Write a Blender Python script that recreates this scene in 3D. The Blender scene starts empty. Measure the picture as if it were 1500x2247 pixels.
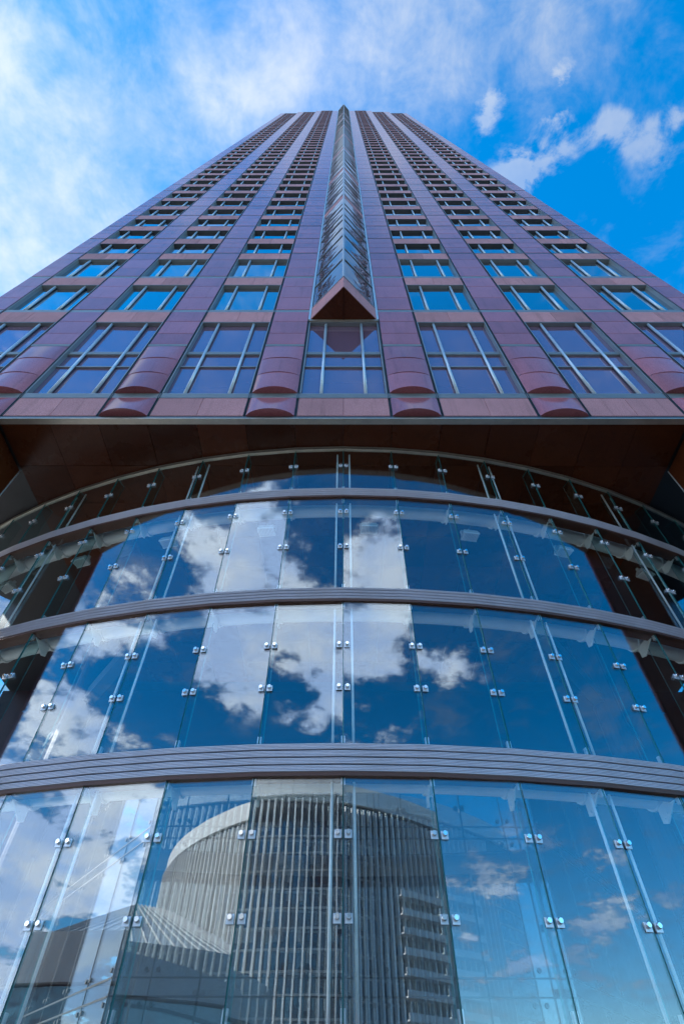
import bpy, math, random
from mathutils import Matrix, Vector
random.seed(7)
C = bpy.context.scene.collection
SC = bpy.context.scene
R_ = math.radians

# ------------------------------------------------------------------ camera (eye is the origin, ground 1.6 m below)
cam = bpy.data.cameras.new('camera'); camo = bpy.data.objects.new('camera', cam); C.objects.link(camo)
cam.sensor_fit = 'HORIZONTAL'; cam.sensor_width = 36.0; cam.lens = 36.0 * 1165.4 / 1500.0
cam.clip_start = 0.05; cam.clip_end = 3000
PITCH = 0.879
camo.matrix_world = Matrix.Rotation(0.004, 4, 'Z') @ Matrix.Rotation(math.pi / 2 + PITCH, 4, 'X') @ Matrix.Rotation(0.004, 4, 'Z')
SC.camera = camo
SC.view_settings.view_transform = 'Standard'; SC.view_settings.look = 'None'
SC.view_settings.exposure = 1.4; SC.view_settings.gamma = 1.0
SC.render.resolution_x = 683; SC.render.resolution_y = 1024
SC.cycles.transparent_max_bounces = 20; SC.cycles.max_bounces = 8; SC.cycles.glossy_bounces = 5; SC.cycles.diffuse_bounces = 3

# ------------------------------------------------------------------ node helpers
def nd(nt, kind, **kw):
    n = nt.nodes.new(kind)
    for k, v in kw.items():
        if k.startswith('i_'):
            key = k[2:]; key = int(key) if key.isdigit() else key.replace('_', ' ')
            n.inputs[key].default_value = v
        else: setattr(n, k, v)
    return n
def math_(nt, op, a, b=None, c=None, clamp=False):
    n = nt.nodes.new('ShaderNodeMath'); n.operation = op; n.use_clamp = clamp
    for i, v in enumerate((a, b, c)):
        if v is None: continue
        if isinstance(v, (int, float)): n.inputs[i].default_value = v
        else: nt.links.new(v, n.inputs[i])
    return n.outputs[0]
def mixc(nt, fac, a, b, mode='MIX'):
    n = nt.nodes.new('ShaderNodeMix'); n.data_type = 'RGBA'; n.blend_type = mode
    for s, v in ((n.inputs[0], fac), (n.inputs[6], a), (n.inputs[7], b)):
        if isinstance(v, (int, float)): s.default_value = v
        elif isinstance(v, (tuple, list)): s.default_value = (*v, 1) if len(v) == 3 else v
        else: nt.links.new(v, s)
    return n.outputs[2]
def smooth(nt, x, a, b):
    n = nt.nodes.new('ShaderNodeMapRange'); n.interpolation_type = 'SMOOTHSTEP'
    nt.links.new(x, n.inputs[0]); n.inputs[1].default_value = a; n.inputs[2].default_value = b
    return n.outputs[0]

# ------------------------------------------------------------------ sun and sky
SUN_EL = R_(37); SUN_DIR = Vector((-.95, 0.31, math.tan(SUN_EL))).normalized()
sun = bpy.data.lights.new('sun', 'SUN'); suno = bpy.data.objects.new('sun', sun); C.objects.link(suno)
sun.energy = 5.0; sun.angle = R_(0.53); sun.color = (1, .96, .91)
suno.rotation_euler = SUN_DIR.to_track_quat('Z', 'Y').to_euler()
W = bpy.data.worlds.new('World'); SC.world = W; W.use_nodes = True
W.cycles.sampling_method = 'MANUAL'; W.cycles.sample_map_resolution = 512
nt = W.node_tree; nt.nodes.clear()
sky = nd(nt, 'ShaderNodeTexSky', sky_type='NISHITA', sun_disc=False, sun_elevation=SUN_EL,
         sun_rotation=math.atan2(SUN_DIR.x, SUN_DIR.y), altitude=100, air_density=1.0, dust_density=0.1, ozone_density=4.0)
hsv = nd(nt, 'ShaderNodeHueSaturation', i_Hue=.494, i_Saturation=1.40, i_Value=1.0); nt.links.new(sky.outputs[0], hsv.inputs['Color'])
tc = nd(nt, 'ShaderNodeTexCoord')
nrm = nd(nt, 'ShaderNodeVectorMath', operation='NORMALIZE'); nt.links.new(tc.outputs['Generated'], nrm.inputs[0])
D_ = nrm.outputs[0]
sep = nd(nt, 'ShaderNodeSeparateXYZ'); nt.links.new(D_, sep.inputs[0])
# clouds lie on a flat layer: direction / (height + a little)
den = math_(nt, 'ADD', math_(nt, 'MAXIMUM', sep.outputs[2], 0.0), 0.22)
comb = nd(nt, 'ShaderNodeCombineXYZ')
nt.links.new(math_(nt, 'DIVIDE', sep.outputs[0], den), comb.inputs[0])
nt.links.new(math_(nt, 'DIVIDE', sep.outputs[1], den), comb.inputs[1])
def noise(vec, scale, detail, rough, dist=0.0, loc=(0, 0, 0)):
    mp = nd(nt, 'ShaderNodeMapping'); mp.inputs['Location'].default_value = loc; nt.links.new(vec, mp.inputs[0])
    n = nd(nt, 'ShaderNodeTexNoise', noise_dimensions='2D', i_Scale=scale, i_Detail=detail, i_Roughness=rough, i_Distortion=dist)
    nt.links.new(mp.outputs[0], n.inputs['Vector']); return n.outputs[0]
CL = comb.outputs[0]
n_big = noise(CL, 4.0, 6, .60, 0, (3.1, 1.7, 0))
n_fine = noise(CL, 15.0, 3, .62, 0, (0, 5, 2))
n_wisp = noise(CL, 12.0, 6, .64, .25, (8, 2, 4))
n_cum = noise(CL, 4.2, 5, .60, .0, (1, 2, 7))
def blob(d, rad, amp): return (Vector(d).normalized(), rad, amp)
def azel(az, el):     # azimuth from -Y (behind the eye) towards +X
    a, e = R_(az), R_(el); return (math.sin(a) * math.cos(e), -math.cos(a) * math.cos(e), math.sin(e))
def total(lst):       # sum of soft round patches of cloud cover
    acc = 0.0
    for v, rad, amp in lst:
        dp = nd(nt, 'ShaderNodeVectorMath', operation='DISTANCE'); nt.links.new(D_, dp.inputs[0]); dp.inputs[1].default_value = v
        acc = math_(nt, 'MULTIPLY_ADD', math_(nt, 'MULTIPLY_ADD', dp.outputs['Value'], -1.0 / rad, 1.0, clamp=True), amp, acc)
    return acc
# broad soft cloud on the sunny side, thinning out to the west
soft = total([blob((-.52, .20, .84), .46, .62), blob((-.33, .05, .94), .34, .34), blob((-.12, .0, .99), .30, .42), blob((.06, -.02, 1), .24, .34), blob((.3, -.06, .95), .2, .14),
              blob((-.33, -.07, .94), .13, -.30), blob((-.75, .1, .6), .6, .3), blob((-.2, -.5, .85), .3, .1)])
softd = smooth(nt, math_(nt, 'ADD', soft, math_(nt, 'ADD', math_(nt, 'MULTIPLY', math_(nt, 'SUBTRACT', n_big, .5), 1.3), math_(nt, 'MULTIPLY', math_(nt, 'SUBTRACT', n_wisp, .5), .8))), .0, .95)
# small wisps overhead, cumulus behind the eye
wisps = total([blob((.217, .03, .975), .045, .55), blob((.208, .062, .976), .035, .45), blob((.301, .012, .954), .05, .66), blob((.304, .05, .951), .042, .62), blob((.372, .062, .925), .042, .60),
               blob((.325, .088, .94), .045, .60), blob((.442, .095, .892), .06, .46), blob((.448, .044, .894), .04, .45), blob((.408, .07, .911), .04, .40),
               blob((.255, .108, .96), .055, .65), blob((.285, .126, .95), .06, .65), blob((.47, .142, .871), .025, .4)])
wr = math_(nt, 'ADD', math_(nt, 'MULTIPLY', math_(nt, 'SUBTRACT', n_wisp, .5), 2.6), math_(nt, 'MULTIPLY', math_(nt, 'SUBTRACT', n_fine, .5), 1.4))
wispd = smooth(nt, math_(nt, 'ADD', wisps, math_(nt, 'MULTIPLY', wr, math_(nt, 'MULTIPLY', wisps, 2.4))), .12, .85)
puffs = total([blob(azel(6, 37), .24, 1.0), blob(azel(-5, 34), .16, .7), blob(azel(9, 44), .13, .6), blob(azel(-24, 44), .26, 1.0), blob(azel(-21, 35), .15, .5),
               blob(azel(-33, 39), .2, .24), blob(azel(-50, 42), .28, .50), blob(azel(-47, 12), .30, 1.0), blob(azel(-40, 20), .16, .6), blob(azel(-66, 14), .40, .9),
               blob(azel(22, 34), .15, .34), blob(azel(38, 44), .2, .20), blob(azel(21, 12), .24, .20), blob(azel(36, 13), .24, .17), blob(azel(50, 12), .24, .16),
               blob(azel(-100, 16), .5, 1.0), blob(azel(-126, 16), .5, .8), blob(azel(85, 14), .4, .45), blob(azel(110, 24), .4, .35), blob(azel(180, 14), .6, .4), blob(azel(-140, 16), .5, .5)])
ragged = math_(nt, 'ADD', math_(nt, 'MULTIPLY', math_(nt, 'SUBTRACT', n_cum, .5), 3.4), math_(nt, 'MULTIPLY', math_(nt, 'SUBTRACT', n_fine, .5), .7))
puffd = math_(nt, 'MULTIPLY', smooth(nt, math_(nt, 'ADD', puffs, ragged), .20, .75), smooth(nt, puffs, .02, .25))
thin = math_(nt, 'MULTIPLY', smooth(nt, n_wisp, .50, .80), .20)
dens = math_(nt, 'MAXIMUM', math_(nt, 'MAXIMUM', math_(nt, 'MULTIPLY', softd, .88), math_(nt, 'MULTIPLY', puffd, .94)), math_(nt, 'MAXIMUM', thin, math_(nt, 'MULTIPLY', wispd, .72)))
# cloud light: brighter towards the sun, soft grey bellies
ds = nd(nt, 'ShaderNodeVectorMath', operation='DOT_PRODUCT'); nt.links.new(D_, ds.inputs[0]); ds.inputs[1].default_value = SUN_DIR
glow = smooth(nt, ds.outputs['Value'], .2, 1.0)
belly = smooth(nt, n_big, .35, .68)
ccol = mixc(nt, belly, (1.15, 1.60, 2.45), (2.0, 2.2, 2.5))
cval = math_(nt, 'ADD', math_(nt, 'MULTIPLY_ADD', glow, .35, 0.85), math_(nt, 'MULTIPLY', puffd, math_(nt, 'MULTIPLY', smooth(nt, sep.outputs[1], .1, -.3), 2.8)))
cc = nd(nt, 'ShaderNodeVectorMath', operation='SCALE'); nt.links.new(ccol, cc.inputs[0]); nt.links.new(cval, cc.inputs['Scale'])
skyc = mixc(nt, dens, hsv.outputs[0], cc.outputs[0])
bg = nd(nt, 'ShaderNodeBackground', i_Strength=0.15); nt.links.new(skyc, bg.inputs[0])
wo = nd(nt, 'ShaderNodeOutputWorld'); nt.links.new(bg.outputs[0], wo.inputs[0])

# ------------------------------------------------------------------ materials
MATS = {}
def new_mat(name):
    m = bpy.data.materials.new(name); m.use_nodes = True; t = m.node_tree; t.nodes.clear()
    o = t.nodes.new('ShaderNodeOutputMaterial'); MATS[name] = m
    return m, t, o
def granite(name, c1, c2, rough, bump, scale, spec=.5, coat=0.0, vary=.12):
    m, t, o = new_mat(name)
    tcn = nd(t, 'ShaderNodeTexCoord'); oi = nd(t, 'ShaderNodeObjectInfo')
    off = nd(t, 'ShaderNodeVectorMath', operation='SCALE'); off.inputs[0].default_value = (31, 17, 23); t.links.new(oi.outputs['Random'], off.inputs['Scale'])
    ad = nd(t, 'ShaderNodeVectorMath', operation='ADD'); t.links.new(tcn.outputs['Object'], ad.inputs[0]); t.links.new(off.outputs[0], ad.inputs[1])
    n1 = nd(t, 'ShaderNodeTexNoise', i_Scale=scale, i_Detail=4, i_Roughness=.7); t.links.new(ad.outputs[0], n1.inputs['Vector'])
    n2 = nd(t, 'ShaderNodeTexNoise', i_Scale=.7, i_Detail=5, i_Roughness=.6); t.links.new(ad.outputs[0], n2.inputs['Vector'])
    col = mixc(t, smooth(t, n1.outputs[0], .35, .65), c1, c2)
    hs = nd(t, 'ShaderNodeHueSaturation'); t.links.new(col, hs.inputs['Color'])
    v = math_(t, 'ADD', math_(t, 'MULTIPLY_ADD', oi.outputs['Random'], vary * 2, 1 - vary), math_(t, 'MULTIPLY', math_(t, 'SUBTRACT', n2.outputs[0], .5), .5))
    mp = nd(t, 'ShaderNodeMapping'); mp.inputs['Scale'].default_value = (5, 5, .35); t.links.new(ad.outputs[0], mp.inputs[0])
    n3 = nd(t, 'ShaderNodeTexNoise', i_Scale=1.0, i_Detail=4, i_Roughness=.6); t.links.new(mp.outputs[0], n3.inputs['Vector'])
    v = math_(t, 'MULTIPLY', v, math_(t, 'SUBTRACT', 1.06, math_(t, 'MULTIPLY', smooth(t, n3.outputs[0], .5, .75), .24)))
    t.links.new(v, hs.inputs['Value'])
    b = nd(t, 'ShaderNodeBsdfPrincipled', i_Roughness=rough); b.inputs['Specular IOR Level'].default_value = spec
    b.inputs['Coat Weight'].default_value = coat; b.inputs['Coat Roughness'].default_value = .06
    t.links.new(hs.outputs[0], b.inputs['Base Color'])
    t.links.new(math_(t, 'MULTIPLY_ADD', n2.outputs[0], .10, rough - .05, clamp=True), b.inputs['Roughness'])
    bp = nd(t, 'ShaderNodeBump', i_Strength=bump, i_Distance=.01); t.links.new(n1.outputs[0], bp.inputs['Height']); t.links.new(bp.outputs[0], b.inputs['Normal'])
    t.links.new(b.outputs[0], o.inputs[0]); return m
def plain(name, col, rough=.5, metal=0.0, spec=.5, dirt=.15, scale=3.0):
    m, t, o = new_mat(name)
    tcn = nd(t, 'ShaderNodeTexCoord'); g = nd(t, 'ShaderNodeNewGeometry')
    n1 = nd(t, 'ShaderNodeTexNoise', i_Scale=scale, i_Detail=5, i_Roughness=.65); t.links.new(g.outputs['Position'], n1.inputs['Vector'])
    hs = nd(t, 'ShaderNodeHueSaturation'); hs.inputs['Color'].default_value = (*col, 1)
    t.links.new(math_(t, 'MULTIPLY_ADD', math_(t, 'SUBTRACT', n1.outputs[0], .5), dirt * 4, 1.0), hs.inputs['Value'])
    b = nd(t, 'ShaderNodeBsdfPrincipled', i_Metallic=metal); b.inputs['Specular IOR Level'].default_value = spec
    t.links.new(hs.outputs[0], b.inputs['Base Color'])
    t.links.new(math_(t, 'MULTIPLY_ADD', n1.outputs[0], .16, rough - .08, clamp=True), b.inputs['Roughness'])
    t.links.new(b.outputs[0], o.inputs[0]); return m
def schlick(t):          # reflectance of a thin pane, the same from both sides
    g = nd(t, 'ShaderNodeNewGeometry')
    d = nd(t, 'ShaderNodeVectorMath', operation='DOT_PRODUCT'); t.links.new(g.outputs['Incoming'], d.inputs[0]); t.links.new(g.outputs['Normal'], d.inputs[1])
    c = math_(t, 'SUBTRACT', 1.0, math_(t, 'ABSOLUTE', d.outputs['Value']), clamp=True)
    return math_(t, 'MULTIPLY_ADD', math_(t, 'POWER', c, 5.0), .96, .04)
def clear_glass(name, tint, base_r, warp=.0006, wscale=.9, rough=0.0):
    """see-through coated pane: Fresnel mirror over tinted transparency"""
    m, t, o = new_mat(name)
    g = nd(t, 'ShaderNodeNewGeometry'); oi = nd(t, 'ShaderNodeObjectInfo')
    fr = schlick(t)
    n1 = nd(t, 'ShaderNodeTexNoise', i_Scale=wscale, i_Detail=2, i_Roughness=.5); t.links.new(g.outputs['Position'], n1.inputs['Vector'])
    bp = nd(t, 'ShaderNodeBump', i_Strength=1.0, i_Distance=warp); t.links.new(n1.outputs[0], bp.inputs['Height'])
    fac = math_(t, 'ADD', math_(t, 'MULTIPLY', fr, .9), base_r, clamp=True)
    gl = nd(t, 'ShaderNodeBsdfGlossy', i_Roughness=rough); gl.inputs[0].default_value = (.86, .94, 1, 1); t.links.new(bp.outputs[0], gl.inputs['Normal'])
    tr = nd(t, 'ShaderNodeBsdfTransparent'); tr.inputs[0].default_value = (*tint, 1)
    mx = nd(t, 'ShaderNodeMixShader'); t.links.new(fac, mx.inputs[0]); t.links.new(tr.outputs[0], mx.inputs[1]); t.links.new(gl.outputs[0], mx.inputs[2])
    t.links.new(mx.outputs[0], o.inputs[0]); return m
def dark_glass(name, body, base_r, warp=.0008, wscale=.8, gcol=(.95, .98, 1)):
    """tinted window pane in front of a dark room"""
    m, t, o = new_mat(name)
    g = nd(t, 'ShaderNodeNewGeometry')
    fr = schlick(t)
    n1 = nd(t, 'ShaderNodeTexNoise', i_Scale=wscale, i_Detail=2); t.links.new(g.outputs['Position'], n1.inputs['Vector'])
    bp = nd(t, 'ShaderNodeBump', i_Strength=1.0, i_Distance=warp); t.links.new(n1.outputs[0], bp.inputs['Height'])
    fac = math_(t, 'ADD', fr, base_r, clamp=True)
    gl = nd(t, 'ShaderNodeBsdfGlossy', i_Roughness=.0); gl.inputs[0].default_value = (*gcol, 1); t.links.new(bp.outputs[0], gl.inputs['Normal'])
    df = nd(t, 'ShaderNodeBsdfDiffuse'); df.inputs[0].default_value = (*body, 1)
    mx = nd(t, 'ShaderNodeMixShader'); t.links.new(fac, mx.inputs[0]); t.links.new(df.outputs[0], mx.inputs[1]); t.links.new(gl.outputs[0], mx.inputs[2])
    t.links.new(mx.outputs[0], o.inputs[0]); return m
POL = granite('granite_polished', (.32, .092, .108), (.41, .145, .152), .14, .0, 30, .42, .10, .16)
FLA = granite('granite_flamed', (.36, .145, .145), (.52, .265, .255), .65, .25, 40, .2, 0.0, .12)
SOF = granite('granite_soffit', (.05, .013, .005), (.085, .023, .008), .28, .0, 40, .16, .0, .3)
ALU = plain('aluminium', (.23, .25, .25), .40, .25, .5, .10)
RAIL = plain('aluminium_pale', (.52, .60, .64), .3, .35, .5, .05)
DMET = plain('dark_metal_and_shade', (.07, .08, .085), .4, .3)  # dark metal parts, and the shade painted on upper window heads
DARK = plain('gasket', (.012, .012, .014), .5)
TRIM = plain('trim_metal', (.50, .44, .36), .35, .6)
BAND = plain('ring_band_metal', (.60, .58, .63), .42, .25, .5, .10, 1.6)
UNDER = plain('band_underside', (.09, .035, .022), .5, .2)  # dark brown underside and bottom lip of the ring bands
WHITE = plain('white_paint', (.74, .77, .78), .35, 0, .5, .06)
STEEL = plain('stainless', (.72, .72, .73), .22, .9)
CHROME = plain('bolt_face', (.80, .80, .80), .16, 1.0, .5, .02)
PLATE = plain('plate_metal', (.58, .62, .66), .35, .5)
GREY = plain('grey_paint', (.38, .40, .41), .45)
EDGE = plain('glass_edge', (.02, .16, .16), .15, 0, .6)
GLASS = clear_glass('rotunda_glass', (.955, .985, .98), .065)
FIN = clear_glass('fin_glass', (.80, .93, .93), .02)
VEST = clear_glass('vestibule_glass', (.93, .965, .965), .06)
WIN = dark_glass('window_glass', (.012, .014, .018), .42)
TALL = dark_glass('tinted_window_glass', (.17, .10, .14), .22, gcol=(.90, .82, .95))
PROW = dark_glass('prow_glass', (.012, .014, .018), .06, .02, .7)
CONC = plain('pale_concrete', (.58, .58, .56), .6, 0, .4, .1, .4)
CLAD = plain('white_cladding', (.85, .85, .83), .45, 0, .5, .06, .3)
ROOFM = plain('metal_roof', (.36, .42, .43), .4, .3, .5, .1, .2)
BGLASS = dark_glass('far_glass', (.17, .24, .28), .12, .01, .3)
BGL2 = dark_glass('far_glass_dark', (.06, .09, .11), .16, .01, .3)  # darker panes, dealt out at random
BGL3 = dark_glass('far_glass_blinds', (.40, .43, .43), .06, .01, .3)
DKC = plain('dark_cladding', (.12, .13, .14), .5, 0, .4, .1, .3)
LOBBY = plain('lobby_wall', (.03, .012, .014), .5, 0, .3)

# ------------------------------------------------------------------ object helpers
WM = {}
MESH = {}
def finish(me, mats, idx=None, sm=False):
    for m in mats: me.materials.append(m)
    if idx: me.polygons.foreach_set('material_index', idx)
    if sm: me.polygons.foreach_set('use_smooth', [True] * len(me.polygons))
    me.update(); return me
class MB:
    def __init__(s): s.v = []; s.f = []; s.m = []
    def add(s, vs, fs, mi=0, mat=None):
        b = len(s.v)
        s.v += [tuple(mat @ Vector(p)) for p in vs] if mat else vs
        s.f += [tuple(i + b for i in f) for f in fs]; s.m += ([mi] * len(fs) if isinstance(mi, int) else mi)
    def box(s, x0, x1, y0, y1, z0, z1, mi=0, mat=None):
        s.add([(x0, y0, z0), (x1, y0, z0), (x1, y1, z0), (x0, y1, z0), (x0, y0, z1), (x1, y0, z1), (x1, y1, z1), (x0, y1, z1)],
              [(0, 3, 2, 1), (4, 5, 6, 7), (0, 1, 5, 4), (1, 2, 6, 5), (2, 3, 7, 6), (3, 0, 4, 7)], mi, mat)
    def slab(s, x0, x1, y0, y1, z0, z1, ch=.012, mi=0):      # front (y0) edges chamfered
        a = [(x0, y1, z0), (x1, y1, z0), (x1, y1, z1), (x0, y1, z1)]
        b = [(x0, y0 + ch, z0), (x1, y0 + ch, z0), (x1, y0 + ch, z1), (x0, y0 + ch, z1)]
        c = [(x0 + ch, y0, z0 + ch), (x1 - ch, y0, z0 + ch), (x1 - ch, y0, z1 - ch), (x0 + ch, y0, z1 - ch)]
        fs = [(3, 2, 1, 0), (8, 9, 10, 11)]
        for i in range(4):
            j = (i + 1) % 4; fs += [(i, j, j + 4, i + 4), (i + 4, j + 4, j + 8, i + 8)]
        s.add(a + b + c, fs, mi)
    def cyl(s, p0, p1, r, n=12, mi=0, r1=None, caps=True):
        p0, p1 = Vector(p0), Vector(p1); r1 = r if r1 is None else r1
        q = (p1 - p0).to_track_quat('Z', 'Y').to_matrix(); L = (p1 - p0).length
        vs = []
        for k in range(n):
            c, sn = math.cos(2 * math.pi * k / n), math.sin(2 * math.pi * k / n)
            vs += [tuple(p0 + q @ Vector((r * c, r * sn, 0))), tuple(p0 + q @ Vector((r1 * c, r1 * sn, L)))]
        fs = [(2 * k, 2 * ((k + 1) % n), 2 * ((k + 1) % n) + 1, 2 * k + 1) for k in range(n)]
        if caps: fs += [tuple(2 * k for k in range(n))[::-1], tuple(2 * k + 1 for k in range(n))]
        s.add(vs, fs, mi)
    def prism(s, poly, z0, z1, mi=0):            # plan polygon counter-clockwise
        n = len(poly); vs = [(x, y, z0) for x, y in poly] + [(x, y, z1) for x, y in poly]
        s.add(vs, [tuple(range(n))[::-1], tuple(range(n, 2 * n))] + [(i, (i + 1) % n, (i + 1) % n + n, i + n) for i in range(n)], mi)
    def mesh(s, name, mats, sm=False):
        me = bpy.data.meshes.new(name); me.from_pydata(s.v, [], s.f)
        return finish(me, mats if isinstance(mats, (list, tuple)) else [mats], s.m, sm)
def cached(key, fn):
    if key not in MESH: MESH[key] = fn()
    return MESH[key]
def link(name, data, parent=None, loc=(0, 0, 0), rz=0.0, mat=None):
    o = bpy.data.objects.new(name, data); C.objects.link(o)
    w = mat if mat is not None else Matrix.Translation(loc) @ Matrix.Rotation(rz, 4, 'Z')
    if parent is not None:
        o.parent = parent; o.matrix_basis = WM[parent.name].inverted() @ w
    else: o.matrix_basis = w
    WM[o.name] = w; return o
def thing(name, label, cat, loc=(0, 0, 0), rz=0.0, group=None, data=None):
    o = link(name, data, None, loc, rz); o['label'] = label; o['category'] = cat
    if group: o['group'] = group
    return o
def struct(name, data, loc=(0, 0, 0)):
    o = link(name, data, None, loc); o['kind'] = 'structure'; return o
def slab_mesh(w, d, h, mat, ch=.012):            # base centre at origin, front face at y=0
    def f():
        b = MB(); b.slab(-w / 2, w / 2, 0, d, 0, h, ch); return b.mesh('slab', mat)
    return cached(('slab', round(w, 3), round(d, 3), round(h, 3), mat.name, ch), f)
def box_mesh(w, d, h, mat):
    def f():
        b = MB(); b.box(-w / 2, w / 2, 0, d, 0, h); return b.mesh('box', mat)
    return cached(('box', round(w, 3), round(d, 3), round(h, 3), mat.name), f)
def pane_mesh(w, d, h, mat, edge):               # glass sheet with green edges
    def f():
        b = MB(); b.box(-w / 2, w / 2, 0, d, 0, h); b.m = [1, 1, 0, 1, 0, 1]; return b.mesh('pane', [mat, edge])
    return cached(('pane', round(w, 3), round(d, 3), round(h, 3), mat.name), f)
def tube_mesh(r, h, mat, n=12):
    def f():
        b = MB(); b.cyl((0, 0, 0), (0, 0, h), r, n); return b.mesh('tube', mat, True)
    return cached(('tube', r, round(h, 3), mat.name), f)

GZ = -1.6
# ------------------------------------------------------------------ ground
gm, t, o_ = new_mat('plaza_stone')
g = nd(t, 'ShaderNodeNewGeometry')
br = nd(t, 'ShaderNodeTexBrick', i_Scale=1.2); br.inputs['Color1'].default_value = (.06, .06, .06, 1); br.inputs['Color2'].default_value = (.085, .085, .08, 1)
br.inputs['Mortar'].default_value = (.04, .04, .04, 1); br.inputs['Mortar Size'].default_value = .012; t.links.new(g.outputs['Position'], br.inputs['Vector'])
b_ = nd(t, 'ShaderNodeBsdfPrincipled', i_Roughness=.7); t.links.new(br.outputs[0], b_.inputs['Base Color']); t.links.new(b_.outputs[0], o_.inputs[0])
m = MB(); m.add([(-1500, -1500, 0), (1500, -1500, 0), (1500, 1500, 0), (-1500, 1500, 0)], [(0, 1, 2, 3)])
struct('plaza_ground', m.mesh('ground', gm), (0, 0, GZ))

# ------------------------------------------------------------------ TOWER
D = 8.136; HW = 16.2; MOD = 4.53; BAY = 2.96; DEPTH = 32.4
ZS = 14.24                                        # soffit / underside of the shaft
tower = thing('office_tower', 'tall red granite skyscraper with a pointed glass prow rising up its centre', 'skyscraper', (0, D + 16, GZ))
STD = 3.56
sills = [15.66, 23.66, 28.70, 33.45]
while sills[-1] < 182: sills.append(sills[-1] + STD)
bays = [-3, -2, -1, 0, 1, 2, 3]
topz = {3: 171.5, 2: 177.5, 1: 184.0, 0: 184.0}
N_IND = 13                                        # storeys built piece by piece; higher up pieces are only a few pixels
piers = []                                        # (x0, x1, bay index that sets its height)
for i in range(8):
    if i == 0: piers.append((-HW, -3 * MOD - BAY / 2, 3))
    elif i == 7: piers.append((3 * MOD + BAY / 2, HW, 3))
    else:
        a = (i - 4) * MOD + BAY / 2; piers.append((a, a + MOD - BAY, min(abs(i - 4), abs(i - 3))))
CH = .07                                          # width of the dark channel with its two bright lips
# shaft body (behind the cladding)
b = MB(); b.box(-HW + .02, HW - .02, D + .42, D + DEPTH, ZS + .12, 171.3)
b.box(-2.5 * MOD - .8, 2.5 * MOD + .8, D + .42, D + 6, 171.3, 177.3); b.box(-1.5 * MOD - .8, 1.5 * MOD + .8, D + .42, D + 5, 177.3, 183.8)
link('shaft_core', b.mesh('core', [POL]), tower)
b = MB(); b.cyl((0, D + 17.2, 171.2), (0, D + 17.2, 226), 15.2, 48); link('drum', b.mesh('drum', [POL]), tower)
b = MB(); b.cyl((0, D + 17.2, 226.1), (0, D + 17.2, 254), 15.0, 4, 0, .05); link('pyramid_roof', b.mesh('pyr', [ALU]), tower)
# corner legs down to the plaza, either side of the recess
LEGX = 2 * MOD + BAY / 2 + .06
for s in (-1, 1):
    b = MB()
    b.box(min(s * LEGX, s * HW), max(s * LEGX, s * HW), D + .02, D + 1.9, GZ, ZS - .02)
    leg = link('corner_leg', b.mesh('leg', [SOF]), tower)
    b = MB(); b.box(min(s * (LEGX - .02), s * (LEGX + .03)), max(s * (LEGX - .02), s * (LEGX + .03)), D + 1.9, D + 1.93, GZ, ZS - .02)
    link('edge_trim', b.mesh('trim', [RAIL]), leg)
    for k in range(5):
        z0 = GZ + .02 + k * 3.16
        b = MB(); b.slab(-2.84, 2.84, 0, .08, 0, 3.1); link('leg_panel', b.mesh('p', [POL]), leg, (s * (LEGX + HW) / 2, D - .07, z0))
# soffit panels: polished, with fine open joints
k = 0
for ix in range(-7, 7):
    for iy in range(9):
        w = 1.50; x = (ix + .5) * w; y0 = D + .16 + iy * 1.55
        if abs(x) > 10.3: continue
        mt = Matrix.Translation((x, y0, ZS - .02)) @ Matrix.Rotation(random.uniform(-.004, .004), 4, 'X') @ Matrix.Rotation(random.uniform(-.004, .004), 4, 'Y')
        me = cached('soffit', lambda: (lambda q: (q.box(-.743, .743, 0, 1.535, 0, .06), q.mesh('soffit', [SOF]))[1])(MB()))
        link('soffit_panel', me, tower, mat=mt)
b = MB(); b.box(-HW, HW, D + .15, D + DEPTH, ZS + .045, ZS + .115); link('soffit_backing', b.mesh('sb', [DARK]), tower)
b = MB(); b.box(-HW, HW, D + .01, D + .14, ZS + .02, ZS + .20); link('bottom_trim', b.mesh('bt', [DMET]), tower)
b = MB(); b.box(-HW, HW, D - .045, D + .16, ZS - .025, ZS + .016); link('bottom_lip', b.mesh('bl', [TRIM]), tower)
# vertical channels beside every bay
for i in bays:
    for s in (-1, 1):
        x = i * MOD + s * BAY / 2; h = topz[abs(i)] - ZS - .25
        if i == 0: h = 22.4 - ZS
        b = MB(); b.box(-.035, -.024, -.01, .16, 0, h, 0); b.box(.024, .035, -.01, .16, 0, h, 0); b.box(-.024, .024, .08, .16, 0, h, 1)
        link('vertical_channel', b.mesh('ch', [DMET, DARK]), tower, (x, D, ZS + .22))
# horizontal bands, one for each storey
def band(z0, z1, hw, grooves=2):
    b = MB(); n = grooves + 1; h = (z1 - z0) / n
    b.box(-hw, hw, .06, .3, z0 - z0, z1 - z0, 0)
    for g_ in range(n): b.box(-hw, hw, .012, .06, g_ * h + .008, (g_ + 1) * h - .008, 0)
    return b
for fi, z in enumerate(sills):
    if z > 181: break
    bw = .30 if fi < 3 else .17
    lv = [k for k in (3, 2, 1) if topz[k] > z + 1]
    if not lv: continue
    hw = {3: HW, 2: 2.5 * MOD + .78, 1: 1.5 * MOD + .78}[lv[0]]
    if fi == 0:
        link('string_course', band(z, z + .31, hw, 3).mesh('bd', [ALU]), tower, (0, D, z))
    else:
        for sd in (-1, 1):
            a, e = BAY / 2 - .04, hw
            b = band(z, z + bw, (e - a) / 2, 1); link('string_course', b.mesh('bd', [ALU if fi < 3 else DMET]), tower, (sd * (a + e) / 2, D, z))
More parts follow.
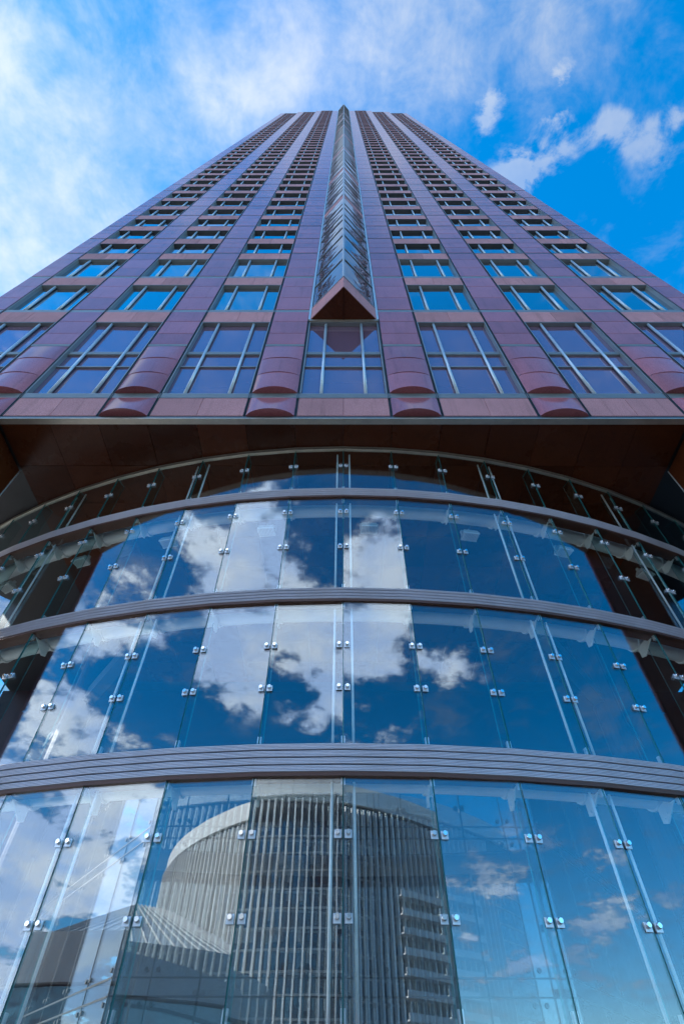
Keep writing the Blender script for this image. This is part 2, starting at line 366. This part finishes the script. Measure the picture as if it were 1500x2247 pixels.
# --- piers
def hood(w, h, d0, d1, n=14):
    """convex polished stone scallop growing out of the wall towards its foot; underside closed"""
    b = MB(); vs = []
    for z, d in ((0, d1), (h, d0)):
        for k in range(n + 1):
            u = -1 + 2 * k / n; vs.append((u * w / 2, -d * (1 - u * u) ** .72 if abs(u) < 1 else 0, z))
    fs = [(k, k + 1, n + 2 + k, n + 1 + k) for k in range(n)]
    b.add(vs, fs); b.add([vs[k] for k in range(n + 1)] + [(w / 2, .1, 0), (-w / 2, .1, 0)], [tuple(range(n + 3))[::-1]])
    b.add([vs[n + 1 + k] for k in range(n + 1)] + [(w / 2, .1, h), (-w / 2, .1, h)], [tuple(range(n + 3))])
    me = b.mesh('hood', [POL])
    for p in list(me.polygons)[:n]: p.use_smooth = True
    return me
up = MB()
def storey_panels(z0, z1, frac=(.36, .72)):
    e = [z0] + [z0 + (z1 - z0) * q for q in frac] + [z1]
    return [(e[i] + .011, e[i + 1] - .011) for i in range(len(e) - 1)]
n_pier = 0
for (x0, x1, bi) in piers:
    w = x1 - x0 - CH - .01; xc = (x0 + x1) / 2
    if bi == 3 and abs(x0) > HW - .1 or abs(x1) > HW - .1: w = x1 - x0 - CH / 2; 
    # two scallops at the foot of the shaft
    link('scallop_hood', cached(('h1', round(w, 3)), lambda: hood(w, 1.14, .02, .26)), tower, (xc, D, 14.47))
    zz = [15.985, 17.24, 18.55, 19.82]; dd = [.24, .155, .11, .02]
    h0 = None
    for q in range(3):
        pz = zz[q]; hh = zz[q + 1] - zz[q] - .012
        me = cached(('h2', q, round(w, 3)), lambda: hood(w, hh, dd[q + 1] if q < 2 else .015, dd[q] + (.0 if q == 0 else .02)))
        if q == 0: h0 = link('scallop_hood', me, tower, (xc, D, pz))
        else: link('hood_course', me, h0, (xc, D, pz))
    b = MB(); b.box(-w / 2, w / 2, .0, .25, 0, .19); b.box(-w / 2, w / 2, -.012, 0, .02, .085); b.box(-w / 2, w / 2, -.012, 0, .105, .17)
    link('pier_band', cached(('pb', round(w, 3)), lambda: b.mesh('pb', [ALU])), tower, (xc, D, 19.84))
    segs = []
    for fi in range(1, len(sills)):
        zt = sills[fi]; zb = (20.05 if fi == 1 else sills[fi - 1] + (.30 if fi - 1 < 3 else .17))
        if zb > topz[bi] - 1: break
        fr = (.34, .70) if fi < 4 else (.36, .68)
        if fi == 1: fr = (.31, .68)
        zt = min(zt, topz[bi])
        for (a, e) in storey_panels(zb, zt, fr): segs.append((fi, a, e))
    for (fi, a, e) in segs:
        if fi <= N_IND - 1 and n_pier < 300:
            link('pier_panel', slab_mesh(w, .3, e - a, POL), tower, (xc, D + random.uniform(-.003, .003), a)); n_pier += 1
        else: up.slab(xc - w / 2, xc + w / 2, D, D + .3, a, e, .012)
o = link('upper_pier_panels', up.mesh('upp', [POL]), tower); o['kind'] = 'stuff'
# --- bays: windows and spandrels
REC = .17
def win_frame(w, h):          # lining of one opening: head, two jambs, sill; centre at x=0, z from 0
    b = MB(); t_ = .035
    b.box(-w / 2, w / 2, .0, REC + .10, h - .05, h, 1)
    for s in (-1, 1): b.box(min(s * (w / 2 - t_), s * w / 2), max(s * (w / 2 - t_), s * w / 2), .0, REC + .10, 0, h - .05, 0)
    b.box(-w / 2 + t_, w / 2 - t_, .10, REC + .10, 0, .05, 0)
    return b
MUL = .74
def window(xc, zb, zt, mat, rows=None):
    w = BAY - CH - .01; h = zt - zb
    wo = link('window', cached(('wf', round(h, 3)), lambda: win_frame(w, h).mesh('wf', [ALU, ALU if h > 3 else DMET])), tower, (xc, D, zb))  # upper storeys: shade under the head put into its metal colour
    rows = rows or [(.05, h - .05)]
    for (a, e) in rows:
        for (p0, p1) in ((-w / 2 + .035, -MUL), (-MUL, MUL), (MUL, w / 2 - .035)):
            mt = Matrix.Translation((xc + (p0 + p1) / 2, D + REC, zb + a)) @ Matrix.Rotation(random.uniform(-.008, .008), 4, 'Z') @ Matrix.Rotation(random.uniform(-.005, .005), 4, 'X')
            link('pane', box_mesh(p1 - p0 - .012, .03, e - a, mat), wo, mat=mt)
    for s in (-1, 1):
        link('mullion', tube_mesh(.052, h - .05, RAIL), wo, (xc + s * MUL, D + .085, zb))
        link('mullion_back', box_mesh(.05, .07, h - .05, DARK), wo, (xc + s * MUL, D + REC - .062, zb))
    for i_ in range(len(rows) - 1):
        a, e = rows[i_][1], rows[i_ + 1][0]
        b = MB(); b.box(-w / 2 + .036, w / 2 - .036, REC - .06, REC + .08, a, e, 0)
        if e - a > .15: b.box(-w / 2 + .036, w / 2 - .036, REC - .075, REC - .06, a + .03, (a + e) / 2 - .015, 0); b.box(-w / 2 + .036, w / 2 - .036, REC - .075, REC - .06, (a + e) / 2 + .015, e - .03, 0)
        link('transom', cached(('tr', round(a, 3), round(e, 3)), lambda: b.mesh('tr', [ALU])), wo, (xc, D, zb))
    return wo
US, UW, UF, UM = MB(), MB(), MB(), MB()
for bi in bays:
    xc = bi * MOD; w = BAY - CH - .01
    # foot course of flamed stone
    for s in (-1, 1):
        link('spandrel_panel', slab_mesh(w / 2 - .006, .3, 1.14, FLA), tower, (xc + s * w / 4, D, 14.47))
    if bi == 0:
        window(xc, 15.985, 22.44, TALL, [(.05, 2.24), (2.30, 3.32), (3.58, 6.40)])
        continue
    window(xc, 15.985, 22.44, TALL, [(.05, 2.24), (2.30, 3.32), (3.58, 6.40)])
    for s in (-1, 1): link('spandrel_panel', slab_mesh(w / 2 - .006, .3, 1.19, FLA), tower, (xc + s * w / 4, D, 22.455))
    for fi in range(1, len(sills) - 1):
        zb = sills[fi] + (.30 if fi < 3 else .17); zn = sills[fi + 1]
        if zn > topz[abs(bi)]: break
        sp = 1.16 if fi < 3 else 1.20
        zt = zn - sp
        if fi <= N_IND:
            window(xc, zb, zt, WIN)
            for s in (-1, 1): link('spandrel_panel', slab_mesh(w / 2 - .006, .3, sp - .016, FLA), tower, (xc + s * w / 4, D, zt + .012))
        else:
            for s in (-1, 1): US.slab(xc + s * w / 4 - w / 4 + .003, xc + s * w / 4 + w / 4 - .003, D, D + .3, zt + .012, zn - .004, .012)
            UW.box(xc - w / 2 + .036, xc + w / 2 - .036, D + REC, D + REC + .03, zb + .05, zt - .05)
            q = win_frame(w, zt - zb); UF.add([(x + xc, y + D, z + zb) for x, y, z in q.v], q.f, q.m)
            for s in (-1, 1): UM.cyl((xc + s * MUL, D + .085, zb), (xc + s * MUL, D + .085, zt - .05), .06, 8, 0, None, False)
    zt = topz[abs(bi)]
    b = MB(); b.box(-w / 2, w / 2, -.01, .42, 0, .5); link('parapet', b.mesh('pp', [ALU]), tower, (xc, D, zt - .45))
for nm, mb, mt in (('upper_spandrel_panels', US, FLA), ('upper_window_panes', UW, WIN), ('upper_window_frames', UF, ALU), ('upper_mullions', UM, RAIL)):
    o = link(nm, mb.mesh(nm, [mt, DMET]), tower); o['kind'] = 'stuff'  # frame heads in dark metal stand in for shade
# --- prow
TY = 6.757; PW = 1.43; PZ0 = 22.58; PZ1 = 184.3
def chev(z0, z1, off, mat, name, thick=.10, parent=None):
    """V-shaped course following the two prow faces, pushed out by off"""
    k = (D - TY) / PW; L = math.hypot(1, k); ox, oy = k / L, 1 / L
    tipo = TY - off * L; bx = PW + off * (L / k)
    tipi = TY + thick * L
    b = MB(); bi_ = PW - thick * (L / k)
    b.prism([(-bx, D), (0, tipo), (0, tipi), (-bi_, D)], 0, z1 - z0); b.prism([(0, tipo), (bx, D), (bi_, D), (0, tipi)], 0, z1 - z0)
    return b
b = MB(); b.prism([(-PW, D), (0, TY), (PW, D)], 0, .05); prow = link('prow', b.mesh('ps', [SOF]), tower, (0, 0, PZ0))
b = MB(); b.box(-.03, .03, TY + .08, D, 0, .03); link('soffit_rib', b.mesh('rib', [SOF]), prow, (0, 0, PZ0 - .03))
b = MB(); b.box(-PW - .02, PW + .02, D - .06, D + .3, 22.45, PZ0 - .01); link('prow_lintel', b.mesh('pl', [TRIM]), prow)
fasc = chev(PZ0 + .06, 23.98, .012, FLA, 'f'); link('stone_fascia', fasc.mesh('f', [FLA]), prow, (0, 0, PZ0 + .06))
b = MB(); b.prism([(-PW + .16, D), (0, TY + .2), (PW - .16, D)], 0, PZ1 - PZ0 - .2); link('prow_core', b.mesh('pc', [DARK]), prow, (0, 0, PZ0 + .1))
k_ = (D - TY) / PW; Ls = math.hypot(PW, D - TY); ang = math.atan2(D - TY, PW)
pf = [24.0] + [z + (.15 if i > 1 else .0) for i, z in enumerate(sills) if z > 25]
thin = cached('chevthin', lambda: chev(0, .075, .03, ALU, 't').mesh('t', [ALU]))
sfas = cached('chevst', lambda: chev(0, 1.05, .012, FLA, 't').mesh('t', [FLA]))
for i in range(len(pf) - 1):
    z0, z1 = pf[i], min(pf[i + 1], PZ1)
    stone = i in (4, 8, 13, 18, 23, 28, 33)
    link('transom', thin, prow, (0, 0, z0)); zm = z0 + (z1 - z0) * (.60 if not stone else .62)
    if not stone: link('transom', thin, prow, (0, 0, zm))
    else: link('stone_fascia', sfas, prow, (0, 0, zm + .08))
    for (a, e) in (((z0 + .08, zm), (zm + .08, z1)) if not stone else ((z0 + .08, zm + .07),)):
        for s in (-1, 1):
            mt = Matrix.Translation((s * PW / 2, (D + TY) / 2, a)) @ Matrix.Rotation(s * ang + random.uniform(-.003, .003), 4, 'Z') @ Matrix.Rotation(random.uniform(-.002, .002), 4, 'X')
            link('pane', box_mesh(Ls - .05, .04, e - a, PROW), prow, mat=mt)
b = MB(); b.prism([(-.05, TY + .02), (0, TY - .055), (.05, TY + .02)], 0, PZ1 - 24); link('corner_mullion', b.mesh('cm', [RAIL]), prow, (0, 0, 24))
for s in (-1, 1):
    b = MB(); b.box(-.045, .045, -.06, .1, 0, PZ1 - 22.6); link('edge_mullion', b.mesh('em', [RAIL]), prow, (s * (PW + .02), D, 22.6))
b = MB(); b.prism([(-PW - .04, D + .6), (-PW - .04, D), (0, TY - .06), (PW + .04, D), (PW + .04, D + .6)], 0, .5); link('prow_cap', b.mesh('cap', [ALU]), prow, (0, 0, PZ1))

# ------------------------------------------------------------------ ROTUNDA
RR = 16.145 * 1.5; YC = 22.219 * 1.5; A = 2 * math.asin(.5 / 16.145); YG = YC - RR
def on(t, r=RR): return (r * math.sin(t), YC - r * math.cos(t))
rot = thing('glass_rotunda', 'curved entrance hall of tall point-fixed glass panes under the tower', 'rotunda', (0, YC, GZ))
KM = 11
RA = RR * math.cos(A / 2)
zones = [(12.04, 14.10), (8.27, 11.66), (4.61, 7.88), (1.02, 4.06)]
bandz = [(11.66, 12.04), (7.88, 8.27), (4.06, 4.61)]
CHW = 1.5
for zi, (z0, z1) in enumerate(zones):
    me = pane_mesh(CHW - .016, .024, z1 - z0, GLASS, EDGE)
    for j in range(-KM, KM):
        tcx = (j + .5) * A; x, y = on(tcx, RA)
        mt = Matrix.Translation((x, y, z0)) @ Matrix.Rotation(tcx + random.uniform(-.006, .006), 4, 'Z') @ Matrix.Rotation(random.uniform(-.005, .005), 4, 'X')
        link('pane', me, rot, mat=mt)
# ribbed metal ring bands: four strips to each panel
for bi, (z0, z1) in enumerate(bandz):
    H = z1 - z0; sh = (H - .042) / 4
    def strip():
        b = MB(); w = CHW / 2 + .008; nr = 4 if bi == 2 else 3
        b.box(-w, w, .0, .05, 0, sh - .026)
        rh = (sh - .026) / nr
        for q in range(nr): b.slab(-w, w, -.016, .0, q * rh + .003, (q + 1) * rh - .003, .006)
        return b.mesh('strip', [BAND])
    ms = cached(('strip', bi), strip)
    def back():
        b = MB(); w = CHW / 2 + .012; b.box(-w, w, .03, .30, .0, H, 0); b.box(-w, w, -.012, .3, -.03, -.002, 1); b.box(-w, w, .0, .03, 0, .04, 1); return b.mesh('bandback', [DARK, UNDER])
    mbk = cached(('bback', bi), back)
    for j in range(-KM, KM):
        tcx = (j + .5) * A; x, y = on(tcx, RA - .0)
        x2, y2 = on(tcx, RA + .04)
        bp_ = link('band_panel', mbk, rot, (x2, y2, z0), tcx)
        for q in range(4): link('strip', ms, bp_, (x2, y2, z0 + .045 + q * sh), tcx)
# rim where the glass meets the soffit
for j in range(-KM, KM):
    tcx = (j + .5) * A; x, y = on(tcx, RA + .03)
    def rim():
        b = MB(); w = CHW / 2 + .002; b.box(-w, w, 0, .10, .05, .10, 0); b.box(-w, w, .015, .08, .0, .045, 1); b.box(-w, w, .0, .1, -.03, -.002, 0); return b.mesh('rim', [TRIM, DARK])
    link('rim_rail', cached('rim', rim), rot, (x, y, 14.11), tcx)
# point fixings: a pair of clamp plates with round bolts at each joint
heights = [13.19, 11.02, 9.66, 6.70, 5.72, 3.17, 2.10]
def plate():
    b = MB(); b.slab(-.055, .055, 0, .012, -.075, .045, .004, 0); b.box(-.045, .045, .03, .045, -.05, .05, 0); return b.mesh('plate', [PLATE])
def bolt():
    b = MB(); b.cyl((0, .002, 0), (0, -.030, 0), .041, 18, 0); b.cyl((0, -.030, 0), (0, -.044, 0), .041, 18, 0, .034); b.cyl((0, -.0445, 0), (0, -.046, 0), .032, 18, 1)
    me = b.mesh('bolt', [STEEL, CHROME]); return me
mpl, mbo = plate(), bolt()
for k in range(-9, 10):
    tk = k * A; cx, cy = on(tk)
    ux, uy = math.cos(tk), math.sin(tk); nx, ny = -math.sin(tk), math.cos(tk)
    for z in heights:
        for s in (-1, 1):
            px, py = cx + ux * s * .082 - nx * .022, cy + uy * s * .082 - ny * .022
            fp = link('clamp_plate', mpl, rot, (px, py, z), tk + s * A / 2 * .9)
            link('bolt', mbo, fp, (px - nx * .001, py - ny * .001, z + .004), tk + s * A / 2 * .9)
# glass fins, fin shoes, brackets, rods
def shoe(up_):
    b = MB(); h = .15
    for s in (-1, 1): b.box(min(s * .014, s * .034), max(s * .014, s * .034), .03, .10, -h if not up_ else 0, 0 if not up_ else h)
    return b.mesh('shoe', [PLATE])
def bracket():
    b = MB(); b.add([(-.012, .05, 0), (-.012, .62, -.10), (-.012, .62, -.36), (-.012, .50, -.40), (-.012, .05, -.06),
                     (.012, .05, 0), (.012, .62, -.10), (.012, .62, -.36), (.012, .50, -.40), (.012, .05, -.06)],
                    [(0, 1, 2, 3, 4), (9, 8, 7, 6, 5), (0, 5, 6, 1), (1, 6, 7, 2), (2, 7, 8, 3), (3, 8, 9, 4), (4, 9, 5, 0)])
    for y, z in ((.16, -.08), (.30, -.17), (.42, -.25), (.52, -.32)): b.cyl((-.03, y, z), (.03, y, z), .016, 8)
    return b.mesh('bracket', [WHITE])
msu, msd, mbr = shoe(True), shoe(False), bracket()
for k in range(-KM + 1, KM):
    tk = k * A; cx, cy = on(tk)
    for zi, (z0, z1) in enumerate(zones):
        def fin():
            b = MB(); b.box(-.011, .011, .03, .36, 0, z1 - z0 - .02); b.m = [1, 1, 1, 0, 1, 0]; return b.mesh('fin', [FIN, EDGE])
        link('glass_fin', cached(('fin', zi), fin), rot, (cx, cy, z0 + .01), tk)
        if zi < 3 or True: link('fin_shoe', msu, rot, (cx, cy, z0), tk)
        if zi > 0:
            link('fin_shoe', msd, rot, (cx, cy, z1), tk); link('bracket', mbr, rot, (cx, cy, z1 + .1), tk)
        if k % 3 == 0:
            ux, uy = math.cos(tk), math.sin(tk); nx, ny = -math.sin(tk), math.cos(tk)
            for s in (-1, 1):
                link('tie_rod', tube_mesh(.025, z1 - z0 - .06, WHITE, 8), rot, (cx + ux * s * .185 + nx * .15, cy + uy * s * .185 + ny * .15, z0 - (.06 if zi < 3 else 0)))
# white ring tubes behind each band
for (z0, z1) in bandz:
    b = MB(); n = 14; r = .20; rc = RR - .66
    ks = [(-KM) * A + q * A / 2 for q in range(4 * KM + 1)]
    vs = []
    for t_ in ks:
        for q in range(n):
            an = 2 * math.pi * q / n; x, y = on(t_, rc + r * math.cos(an)); vs.append((x, y, z0 + .20 + r * math.sin(an)))
    fs = [(i * n + q, i * n + (q + 1) % n, (i + 1) * n + (q + 1) % n, (i + 1) * n + q) for i in range(len(ks) - 1) for q in range(n)]
    b.add(vs, fs); link('ring_tube', b.mesh('ringtube', [WHITE], True), rot)
    for k in range(-KM + 1, KM):
        x, y = on(k * A, rc)
        b_m = cached('collar', lambda: (lambda q: (q.cyl((-.03, 0, 0), (.03, 0, 0), .235, 16), q.mesh('collar', [WHITE], False))[1])(MB()))
        link('tube_collar', b_m, rot, (x, y, z0 + .20), k * A)
# plinth under the glass
b = MB()
for j in range(-KM, KM):
    tcx = (j + .5) * A; x, y = on(tcx, RA + .02)
    b.box(-.75, .75, 0, .4, 0, 2.58, 0, Matrix.Translation((x, y, GZ)) @ Matrix.Rotation(tcx, 4, 'Z'))
link('plinth', b.mesh('plinth', [FLA]), rot)
for s in (1,):  # unseen wall added on one side to keep bright sky out of reflections
    b = MB(); b.prism([(s * 15.1, 14.6), (s * 15.4, 14.5), (s * 16.6, 22.9), (s * 16.3, 23.0)][::s], GZ, 14.2); link('sky_block_wall', b.mesh('sw', [LOBBY]), rot)
# lobby behind: rear wall, floor, gallery beams
b = MB(); b.box(-16.4, 16.4, 23.0, 23.4, GZ, 14.2); link('lobby_rear_wall', b.mesh('lw', [LOBBY]), rot)
b = MB(); b.box(-16.0, 16.0, 12.5, 22.9, GZ + .02, GZ + .06); link('lobby_floor', b.mesh('lf', [GREY]), rot)
for s in (-1, 1):
    b = MB()
    for q in range(4): b.box(-.2, .2, 0, 9.0, q * .13, q * .13 + .10)
    link('gallery_beam', b.mesh('gb', [DMET]), rot, mat=Matrix.Translation((s * 6.2, 13.6, 10.2)) @ Matrix.Rotation(s * R_(-38), 4, 'Z'))
    b = MB(); b.cyl((0, 0, 0), (0, 0, 14.2 - GZ), .45, 20); link('lobby_column', b.mesh('lc', [LOBBY], False), rot, (s * 9.4, 17.5, GZ))

# floodlights hung under the upper ring tube
def lamp_parts():
    bd = MB(); bd.add([(-.20, -.10, .14), (.20, -.10, .14), (.20, .12, .14), (-.20, .12, .14), (-.24, -.14, 0), (.24, -.14, 0), (.24, .18, 0), (-.24, .18, 0)],
                      [(0, 1, 2, 3), (0, 4, 5, 1), (1, 5, 6, 2), (2, 6, 7, 3), (3, 7, 4, 0), (7, 6, 5, 4)])
    lv = MB()
    for q in range(11): lv.box(-.20 + q * .04 - .006, -.20 + q * .04 + .006, -.11, .15, -.035, -.001)
    lv.box(-.23, .23, -.135, -.112, -.035, -.001); lv.box(-.23, .23, .152, .175, -.035, -.001)
    ar = MB(); ar.cyl((0, .02, .14), (0, .02, .30), .022, 8); ar.box(-.26, -.245, -.02, .06, .02, .18); ar.box(.245, .26, -.02, .06, .02, .18); ar.box(-.26, .26, -.02, .06, .18, .195)
    return bd.mesh('lampbody', [GREY]), lv.mesh('louvre', [WHITE]), ar.mesh('yoke', [GREY])
LP = lamp_parts()
cs = [-7.5, -5.5, -3.5, -1.5, .5, 2.5, 4.5, 6.5]
words = ['leftmost', 'second from left', 'third from left', 'fourth from left', 'fifth from left', 'third from right', 'second from right', 'rightmost']
for c_, wd in zip(cs, words):
    x, y = on(c_ * A, RR - .78)
    l = thing('floodlight', f'grey louvred floodlight behind the upper glass, {wd} in the row', 'floodlight', (x, y, 11.22), c_ * A, 'floodlights under the upper ring tube')
    link('housing', LP[0], l, (x, y, 11.22), c_ * A); link('louvre', LP[1], l, (x, y, 11.22), c_ * A); link('yoke', LP[2], l, (x, y, 11.22), c_ * A)

# ------------------------------------------------------------------ VESTIBULE (flat glass box inside the hall)
vest = thing('glass_vestibule', 'flat frameless glass entrance lobby with splayed sides and dark round bolts inside the curved hall', 'vestibule', (0, 14, GZ))
YV = 12.0
rows = [(GZ + .1, 1.66), (1.685, 1.905), (1.93, 4.065), (4.09, 4.285), (4.31, 5.9)]
def vwall(p0, p1, cuts):
    dx, dy = p1[0] - p0[0], p1[1] - p0[1]; L = math.hypot(dx, dy); an = math.atan2(dy, dx)
    for c0, c1 in zip(cuts[:-1], cuts[1:]):
        cxm = (c0 + c1) / 2; px, py = p0[0] + dx / L * cxm, p0[1] + dy / L * cxm
        for (z0, z1) in rows:
            po = link('glass_panel', pane_mesh(c1 - c0 - .022, .02, z1 - z0, VEST, DARK), vest, (px, py, z0), an)
            if z1 - z0 > 1:
                for s in (-1, 1):
                    for zz_ in (z0 + .09, z1 - .09):
                        if zz_ < .9 or c1 - c0 < .5: continue
                        off = cxm + s * ((c1 - c0) / 2 - .10)
                        bm = cached('vbolt', lambda: (lambda q: (q.cyl((0, 0, 0), (0, -.03, 0), .036, 14), q.mesh('vbolt', [DARK]))[1])(MB()))
                        link('bolt', bm, po, (p0[0] + dx / L * off, p0[1] + dy / L * off, zz_), an)
    # dark seals lie in the joints
vwall((-3.95, YV), (3.95, YV), [0, .65, 3.295, 4.605, 7.25, 7.9])
ex, ey = .6, .8
vwall((3.97, YV + .02), (3.97 + ex * 9, YV + ey * 9), [0, 1.25, 2.5, 3.75, 5.0, 6.25, 7.5, 8.75])
vwall((-3.97 - ex * 8.75, YV + ey * 8.75), (-3.97, YV + .02), [0, 1.25, 2.5, 3.75, 5.0, 6.25, 7.5, 8.75])
b = MB()
for x in (-3.3, -.655, .655, 3.3, -3.95, 3.95): b.box(x - .012, x + .012, YV + .002, YV + .018, GZ + .1, 5.9)
for z in (1.6725, 1.9175, 4.0775, 4.2975): b.box(-3.93, 3.93, YV + .003, YV + .017, z - .014, z + .014)
link('joint_seal', b.mesh('seal', [DARK]), vest)
for s in (-1, 1):
    b = MB()
    for z in (1.6725, 1.9175, 4.0775, 4.2975): b.box(0, 8.7, .003, .017, z - .014, z + .014)
    for q in range(8): b.box(q * 1.25 - .01, q * 1.25 + .01, .002, .018, GZ + .1, 5.9)
    an = math.atan2(ey, s * ex)
    if s > 0: link('joint_seal', b.mesh('seal', [DARK]), vest, (3.97, YV + .02, 0), an)
    else: link('joint_seal', b.mesh('seal', [DARK]), vest, (-3.97 - ex * 8.75, YV + ey * 8.75, 0), math.atan2(-ey, ex))

# ------------------------------------------------------------------ BUILDINGS BEHIND THE EYE (mirrored in the glass)
# curved white office block
LC, RB = 198.0, 77.0; cb = azel(-5, 0); bx, by = cb[0] * LC, cb[1] * LC + 9
def arc(t, r): return (bx + r * math.sin(t), by + r * math.cos(t))       # t from +Y towards +X
off = thing('curved_office_building', 'pale curved office block with rows of white vertical fins facing the tower', 'building', (bx, by, GZ))
TOP = 57.5
T0, T1 = -1.25, .98
def arc_wall(r0, r1, z0, z1, n, mi=0, ta=T0, tb=T1, slope=0.0):
    b = MB(); vs = []
    for i in range(n + 1):
        t_ = ta + (tb - ta) * i / n
        for (r, z) in ((r0, z0), (r0, z1), (r1, z1), (r1, z0)):
            x, y = arc(t_, r); vs.append((x, y, z))
    fs = []
    for i in range(n):
        for q in range(4): fs.append((i * 4 + q, i * 4 + (q + 1) % 4, i * 4 + 4 + (q + 1) % 4, i * 4 + 4 + q))
    fs += [(3, 2, 1, 0), (n * 4, n * 4 + 1, n * 4 + 2, n * 4 + 3)]
    b.add(vs, fs); return b
link('wall', arc_wall(RB - .1, RB - 18, GZ, TOP - 9, 64).mesh('ow', [DKC]), off)
b = MB(); na = 150
for i in range(14):
    z0_, z1_ = GZ + 4.36 + i * 3.3, GZ + 4 + (i + 1) * 3.3 - .02
    if z1_ > TOP - 9: z1_ = TOP - 9.02
    for q in range(na):
        ta, tb = T0 + (T1 - T0) * (q + .04) / na, T0 + (T1 - T0) * (q + .96) / na
        k_m = random.choice((0, 0, 0, 1, 1, 2)); zc = z0_ + (z1_ - z0_) * .32
        for (za, zb_, mi) in ((z0_, zc - .04, 0 if k_m == 0 else 1), (zc + .04, z1_, k_m)):
            (xa, ya), (xb, yb) = arc(ta, RB), arc(tb, RB); (xc_, yc_), (xd, yd) = arc(ta, RB - .08), arc(tb, RB - .08)
            b.add([(xb, yb, za), (xa, ya, za), (xa, ya, zb_), (xb, yb, zb_), (xd, yd, za), (xc_, yc_, za), (xc_, yc_, zb_), (xd, yd, zb_)],
                  [(0, 1, 2, 3), (7, 6, 5, 4), (0, 4, 5, 1), (1, 5, 6, 2), (2, 6, 7, 3), (3, 7, 4, 0)], mi)
o = link('window_panes', b.mesh('wp', [BGLASS, BGL2, BGL3]), off); o['kind'] = 'stuff'
link('attic_band', arc_wall(RB - .3, RB - 18, TOP - 8.98, TOP - 3.4, 64).mesh('oa', [DKC]), off)
# parapet cladding panels
npn = 56
for i in range(npn):
    ta = T0 + (T1 - T0) * i / npn; tb = T0 + (T1 - T0) * (i + 1) / npn
    for q in range(3):
        b = arc_wall(RB + .5, RB - 1.5, TOP - 3.38 + q * 1.4, TOP - 3.38 + q * 1.4 + 1.37, 1, 0, ta + .0006, tb - .0006)
        link('cladding_panel', b.mesh('cp', [CLAD]), off)
link('roof', arc_wall(RB - 1.4, RB - 18, TOP - 3.3, TOP - .4, 64).mesh('or', [GREY]), off)
# slab lines and fins
nfl = 14
for i in range(nfl):
    z = GZ + 4 + i * 3.3
    link('floor_slab_edge', arc_wall(RB + .12, RB - 1, z, z + .35, 64, 0, T0 + .002, T1 - .002).mesh('fs', [CONC]), off)
fm = MB(); fm.box(-.15, .15, 0, 1.2, 0, TOP - 4.2 - GZ - .3); fm.box(-.15, .15, 1.2, 1.25, TOP - 6.4, TOP - 4.5 - GZ); fmesh = fm.mesh('fin', [CLAD])
t_ = T0 + .22
while t_ < .78:
    x, y = arc(t_, RB); link('fin', fmesh, off, mat=Matrix.Translation((x, y, GZ)) @ Matrix.Rotation(-t_, 4, 'Z'))
    t_ += .0205
for i in range(11):
    z = GZ + 5 + i * 3.3
    b = arc_wall(RB + 3.2, RB + .2, z, z + .28, 6, 0, .50, .66); bo = link('balcony', b.mesh('bal', [CLAD]), off)
    b = arc_wall(RB + 3.25, RB + 3.1, z + .28, z + 1.2, 6, 0, .50, .66); link('balustrade', b.mesh('bs', [CLAD]), bo)
# maintenance crane on the roof
x, y = arc(.09, RB - 3)
b = MB(); b.box(-1, 1, -1, 1, 0, 2.4); b.box(-.35, .35, -.4, 5.5, 2.4, 3.0); cr = link('roof_crane', b.mesh('crane', [GREY]), off, (x, y, TOP - .4), .9)

# low hall with ribbed sloping roof and curved concrete parapet
hall = thing('ribbed_roof_hall', 'low grey exhibition hall with sloping ribbed roof and curved concrete rim', 'hall', (-34, -62, GZ))
hx, hy, hr = -62.0, -92.0, 46.0
def harc(t, r): return (hx + r * math.sin(t), hy + r * math.cos(t))
def ring(r0, r1, z0, z1, n, ta, tb, z0b=None, z1b=None):
    b = MB(); vs = []
    z0b = z0 if z0b is None else z0b; z1b = z1 if z1b is None else z1b
    for i in range(n + 1):
        t_ = ta + (tb - ta) * i / n
        for (r, z) in ((r0, z0), (r0, z1), (r1, z1b), (r1, z0b)):
            x, y = harc(t_, r); vs.append((x, y, z))
    fs = []
    for i in range(n):
        for q in range(4): fs.append((i * 4 + q, i * 4 + (q + 1) % 4, i * 4 + 4 + (q + 1) % 4, i * 4 + 4 + q))
    fs += [(3, 2, 1, 0), (n * 4, n * 4 + 1, n * 4 + 2, n * 4 + 3)]
    b.add(vs, fs); return b
link('glass_wall', ring(hr - 1.2, hr - 3, GZ, 11.4, 40, -.22, 1.5).mesh('hw', [BGLASS]), hall)
link('concrete_rim', ring(hr, hr - 6, 11.6, 16.2, 40, -.22, 1.5).mesh('hr', [CONC]), hall)
link('lower_rim', ring(hr - .6, hr - 5, 4.6, 6.2, 40, -.22, 1.5).mesh('hr', [CONC]), hall)
link('roof', ring(hr - 6.2, 12, 15.4, 16.0, 40, -.22, 1.5, 26.6, 28.0).mesh('hf', [ROOFM]), hall)
for i in range(30):
    t_ = -.20 + i * .057
    x0, y0 = harc(t_, hr - 6.4); x1, y1 = harc(t_, 12.5)
    b = MB(); b.cyl((x0, y0, 16.1), (x1, y1, 28.0), .12, 6); link('roof_rib', b.mesh('rr', [CONC]), hall)
